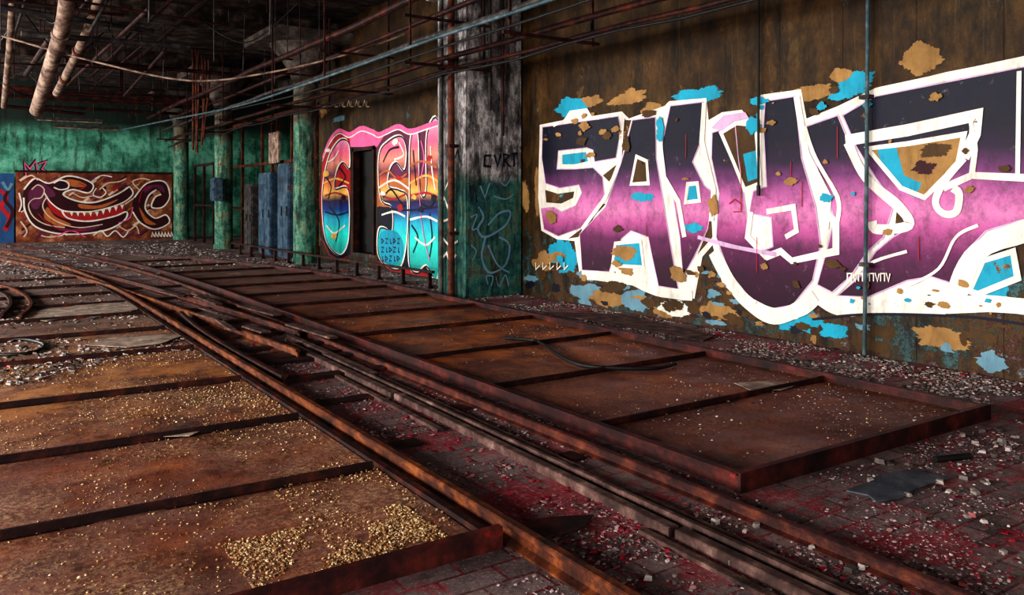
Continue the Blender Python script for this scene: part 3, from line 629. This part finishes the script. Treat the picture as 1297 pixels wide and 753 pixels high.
field('grain_scatter',2500,lambda y:(3.55,xr(y)),(3.1,20),pz,(.002,.007),'yellow',.6,.8,14,.6)
def sheet(name,pts,z,k,th=.008):
    b=MB(); q=[on_z(u,v,z) for u,v in pts]; n=len(q)
    tr=tessellate_polygon([[Vector(p) for p in q]])
    b.add([(p[0],p[1],z+th) for p in q]+[(p[0],p[1],z) for p in q],[tuple(t) for t in tr]+[(i,(i+1)%n,n+(i+1)%n,n+i) for i in range(n)],k); return b.build(name)
sheet('slate_sheet',[(1072,622),(1098,613),(1125,600),(1140,598),(1165,594),(1172,600),(1207,604),(1180,612),(1162,618),(1142,630),(1110,636),(1100,628)],.01,'slate',.008)
sheet('plaster_sheet',[(108,437),(140,428),(170,427),(205,424),(233,425),(218,430),(205,435),(160,440)],.045,'pale')
sheet('plaster_sheet',[(20,402),(45,394),(60,392),(88,389),(110,383),(165,381),(175,392),(120,402),(95,400),(60,407)],.04,'pale')
sheet('plaster_sheet',[(265,352),(300,345),(325,350),(300,358)],.02,'pale')
sheet('plaster_sheet',[(205,553),(232,545),(255,545),(240,552)],.045,'pale',.004)
sheet('plaster_sheet',[(930,485),(975,482),(1010,487),(990,494),(950,494)],.04,'pale',.004)
sheet('sheet_metal_scrap',[(655,668),(700,655),(752,652),(740,668),(690,680)],.02,'darkrust',.005)
sheet('sheet_metal_scrap',[(680,395),(790,398),(905,425),(890,432),(760,408)],.02,'wood')
b=MB(); b.tube(catmull([on_z(u,v,.06) for u,v in ((640,428),(680,432),(705,448),(735,462),(780,466),(830,466),(856,460))],k=6),.018,'black',8); b.build('rubber_hose',None,True)
b=MB(); b.tube(catmull([on_z(u,v,.05) for u,v in ((-40,432),(5,430),(35,430),(56,436),(45,445),(10,449),(-40,447))],k=6),.018,'black',8); b.build('rubber_hose',None,True)
b=MB(); q=on_z(1208,578,.03); b.tube([(q[0]-.12,q[1]+.05,.022),(q[0]+.12,q[1]-.03,.022)],.022,'black',10); b.build('pipe_offcut',None,True)
b=MB()
b.sweep([(-.03,.28),(.03,.28),(.03,.32),(-.03,.32)],[(6.75,12.6),(6.5,17),(6.3,24)],'darkrust')
y=12.7
while y<24:
    x=6.75-.057*(y-12.6) if y<17 else 6.5-.0286*(y-17)
    b.box(x-.03,x+.03,y,y+.05,0,.29,'darkrust'); b.obox((x+.12,y,0),.05,.3,.05,.8,'darkrust'); y+=.95
b.build('low_steel_guard_frame')

# ---------------- wall pipes ----------------
b=MB(); b.tube([(7.56,4.90,0.0),(7.57,4.88,2.0),(7.56,4.86,4),(7.58,4.9,ZC-.01)],.020,'tealpipe',10)
for z in (.9,2.6,4.2): b.box(7.54,7.63,4.84,4.95,z,z+.04,'greypipe')
b.build('wall_conduit',None,True)
b=MB(); b.tube([(7.57,6.24,1.7),(7.58,6.25,3),(7.56,6.23,ZC-.01)],.014,'black',8); b.tube([(7.57,6.24,1.62),(7.57,6.24,1.74)],.022,'black',8); b.build('hanging_wall_cable',None,True)
# ---------------- overhead services ----------------
e=empty('overhead_pipe_run')
b=MB()
for X,z,r,k,sg in ((6.0,3.70,.04,'darkrust',.02),(6.2,3.78,.025,'greypipe',.05),(6.35,3.62,.03,'darkrust',.03),(5.75,4.0,.04,'greypipe',.03),(5.9,4.35,.04,'darkrust',.0),(5.4,4.5,.06,'darkrust',.02),(6.1,3.5,.018,'black',.06)):
    b.tube([(X+.03*math.sin(y*.7+z),y,z-sg*(.5-.5*math.cos(y*1.7))) for y in [2+1.0*i for i in range(31)]],r,k,10)
b.tube(catmull([(5.35,3,3.8),(5.2,7.0,3.72),(5.1,9.7,3.69),(4.95,14,3.6),(4.9,18.2,3.6),(4.7,25,3.8),(4.5,32,4.0)],k=6),.024,'tealpipe',10)
b.tube(catmull([(5.3,3,3.7),(5.3,7.0,3.62),(5.25,10,3.6),(5.1,14,3.5),(5.0,19,3.6)],k=6),.018,'black',8)
b.build('pipes',e,True)
b=MB()
for y in (4.5,8,10.6,14,17,21,25,29):
    for X in (5.3,6.55): b.box(X-.015,X+.015,y-.015,y+.015,3.5,ZC-.4,'darkrust')
    b.box(5.2,6.65,y-.02,y+.02,3.52,3.56,'darkrust'); b.box(5.2,6.65,y-.02,y+.02,4.2,4.24,'darkrust')
b.build('hangers',e)
e=empty('lagged_ceiling_pipe')
b=MB()
P=catmull([at_d(88,-30,12.6),at_d(80,30,13.4),at_d(62,90,14.6),at_d(46,140,16)],k=5)
b.tube(P,.12,'palepipe',18); b.tube([P[6],tuple(P[6][i]+(P[7][i]-P[6][i])*.3 for i in range(3))],.14,'palepipe',18); b.build('pipe',e,True)
e=empty('lagged_ceiling_pipe')
b=MB(); P=catmull([at_d(132,-20,15),at_d(112,35,16),at_d(92,80,17.5),at_d(72,118,19)],k=5); b.tube(P,.09,'palepipe',16)
for i in (3,8,12): b.tube([P[i],tuple(P[i][c]+(P[i+1][c]-P[i][c])*.25 for c in range(3))],.12,'rust',16)
b.build('pipe',e,True)
e=empty('lagged_ceiling_pipe')
b=MB(); b.tube([at_d(17,-20,15),at_d(12,60,16),at_d(5,135,18)],.06,'palepipe',14); b.build('pipe',e,True)
b=MB(); b.tube(catmull([at_d(-60,30,14),at_d(0,45,14),at_d(120,78,14.2),at_d(240,102,14.5),at_d(340,92,14.8),at_d(450,66,15),at_d(520,40,15)],k=6),.018,'palepipe',8); b.build('sagging_cable',None,True)
e=empty('ceiling_services')
b=MB(); random.seed(21)
for i in range(16):
    x=random.uniform(-1.5,5.2); y=random.uniform(9,20); L=random.uniform(6,14); z=random.uniform(4.7,5.45)
    b.tube([(x,y,z),(x+random.uniform(-.4,.4),min(y+L,33),z+random.uniform(-.2,.2))],random.choice((.03,.04,.06)),random.choice(('darkrust','greypipe','darkrust','darkrust','darkrust')),10)
for i in range(16):
    y=random.uniform(11,33); z=random.uniform(4.3,5.3); x=random.uniform(-1,3)
    b.tube([(x,y,z),(x+random.uniform(2,5),y+random.uniform(-.6,.6),z+random.uniform(-.15,.15))],random.choice((.02,.03,.05)),random.choice(('darkrust','greypipe','darkrust')),8)
for i in range(90):
    x=random.uniform(-1,6.3); y=random.uniform(12,33); L=random.uniform(.5,1.9)
    b.tube([(x,y,ZC),(x+random.uniform(-.05,.05),y,ZC-L)],.012,random.choice(('darkrust','greypipe')),6)
b.build('pipes_and_rods',e,True)
b=MB()
for i in range(14):
    P0=Vector((random.uniform(-1,6),random.uniform(14,30),random.uniform(4.8,5.6))); P1=P0+Vector((random.uniform(-3,3),random.uniform(-4,4),random.uniform(-.5,.4)))
    if P1.x>7.4: P1.x=7.4
    b.tube(catmull([tuple(P0),tuple((P0+P1)/2-Vector((0,0,random.uniform(.3,.9)))),tuple(P1)],k=8),.014,'black',6)
b.build('cables',e,True)
for (x,y,z) in ((1.8,30.5,4.15),(2.4,31.4,4.0)):
    e=empty('fluorescent_light_fixture'); b=MB(); b.box(x,x+2.0,y,y+.18,z,z+.08,'greypipe')
    for q in (.05,.13): b.tube([(x+.05,y+q,z-.03),(x+1.95,y+q,z-.03)],.018,'palepipe',8)
    for q in (.3,1.7): b.tube([(x+q,y+.09,z+.08),(x+q,y+.09,ZC-.01)],.01,'darkrust',6)
    b.build('housing_and_tubes',e)
b=MB()
y=28.5
b.box(-7.5,6.3,y-.12,y+.12,4.55,4.6,'darkrust'); b.box(-7.5,6.3,y-.015,y+.015,4.6,4.9,'darkrust'); b.box(-7.5,6.3,y-.12,y+.12,4.9,4.95,'darkrust')
b.box(-6,-5.9,y-.05,y+.05,4.95,ZC,'darkrust'); b.box(4,4.1,y-.05,y+.05,4.95,ZC,'darkrust')
b.build('steel_i_beam')
b=MB(); random.seed(5)
for i in range(6):
    u=244+i*4; b.tube(catmull([at_d(u,60+3*i,23.5),at_d(u+random.uniform(-4,4),110,23.6),at_d(u+random.uniform(-7,3),170+random.uniform(0,25),23.7)],k=4),.035,'rust',6)
b.build('hanging_rusty_strips')
def cabinet(x,y,w,d,z0,h,k,doors=2):
    e=empty('electrical_cabinet'); b=MB(); b.box(x,x+d,y,y+w,z0,z0+h,k); b.build('body',e)
    b=MB()
    for i in range(doors):
        a=y+.03+i*(w-.03)/doors; c=a+(w-.03)/doors-.03
        b.box(x-.025,x,a,c,z0+.05,z0+h-.05,k); b.box(x-.05,x-.025,a+.04,a+.07,z0+h*.45,z0+h*.55,'black')
        for q in range(4): b.box(x-.03,x-.024,a+.1,c-.05,z0+h*.8+q*.04,z0+h*.8+q*.04+.015,'black')
    b.box(x,x+d,y-.012,y,z0+.08,z0+h-.08,k); b.build('doors',e)
cabinet(6.95,20.9,.9,.5,0.0,2.5,'bluepaint'); cabinet(7.0,22.6,1.1,.5,0.0,2.3,'bluepaint'); cabinet(6.2,25.5,.5,.22,1.5,.7,'bluepaint',1); cabinet(7.0,24.4,.8,.5,0,2.0,'greypipe')
b=MB()
for y in (20.55,21.9,22.5,23.8,24.3,25.3,27.5,29,30.5): b.box(7.55,7.63,y,y+.08,0,4.0,'rust')
for z in (1.2,2.6,4.0): b.box(7.56,7.62,20.5,30.6,z,z+.08,'rust')
for y in (20.7,23.2): b.box(7.4,7.46,y,y+.9,2.6,3.5,'palepipe')
b.build('steel_stud_partition')
b=MB()
for y in (27.3,28.6,30,31.4): 
    b.box(6.9,6.98,y,y+.08,0,2.8,'darkrust')
b.box(6.9,6.98,27.3,31.48,2.72,2.8,'darkrust'); b.box(6.9,6.98,27.3,31.48,1.3,1.36,'darkrust')
b.build('steel_pipe_rack')

# ---------------- light ----------------
def area(name,loc,rot,sx,sy,en,col=(1,.96,.90)):
    l=bpy.data.lights.new(name,'AREA'); l.shape='RECTANGLE'; l.size=sx; l.size_y=sy; l.energy=en; l.color=col
    o=bpy.data.objects.new(name,l); o.location=loc; o.rotation_euler=rot; bpy.context.collection.objects.link(o)
rl=(math.radians(76),0,math.radians(-90))   # facing +X, tipped slightly down
for i,((a,c),en) in enumerate(zip(wins,(600,980,760,700,900))):
    area('window_daylight',(-7.8,(a+c)/2,2.7),rl,c-a,2.6,en)
area('loading_door_daylight',(1,-5.9,2.2),(math.radians(82),0,0),7.5,4,200)
w=bpy.data.worlds.new('w'); bpy.context.scene.world=w; w.use_nodes=True
w.node_tree.nodes['Background'].inputs[0].default_value=(.75,.85,1,1); w.node_tree.nodes['Background'].inputs[1].default_value=.6
# ---------------- camera ----------------
cam=bpy.data.cameras.new('camera'); co=bpy.data.objects.new('camera',cam); bpy.context.collection.objects.link(co)
cam.sensor_width=36; cam.lens=F/1297*36; cam.shift_y=-126.5/1297; cam.clip_start=.05
co.location=(0,0,H); co.rotation_euler=(math.radians(90),0,-YAW)
bpy.context.scene.camera=co
vs_=bpy.context.scene.view_settings
vs_.view_transform='Standard'
try: vs_.look='High Contrast'
except Exception as ex: print('look',ex)
vs_.exposure=.3
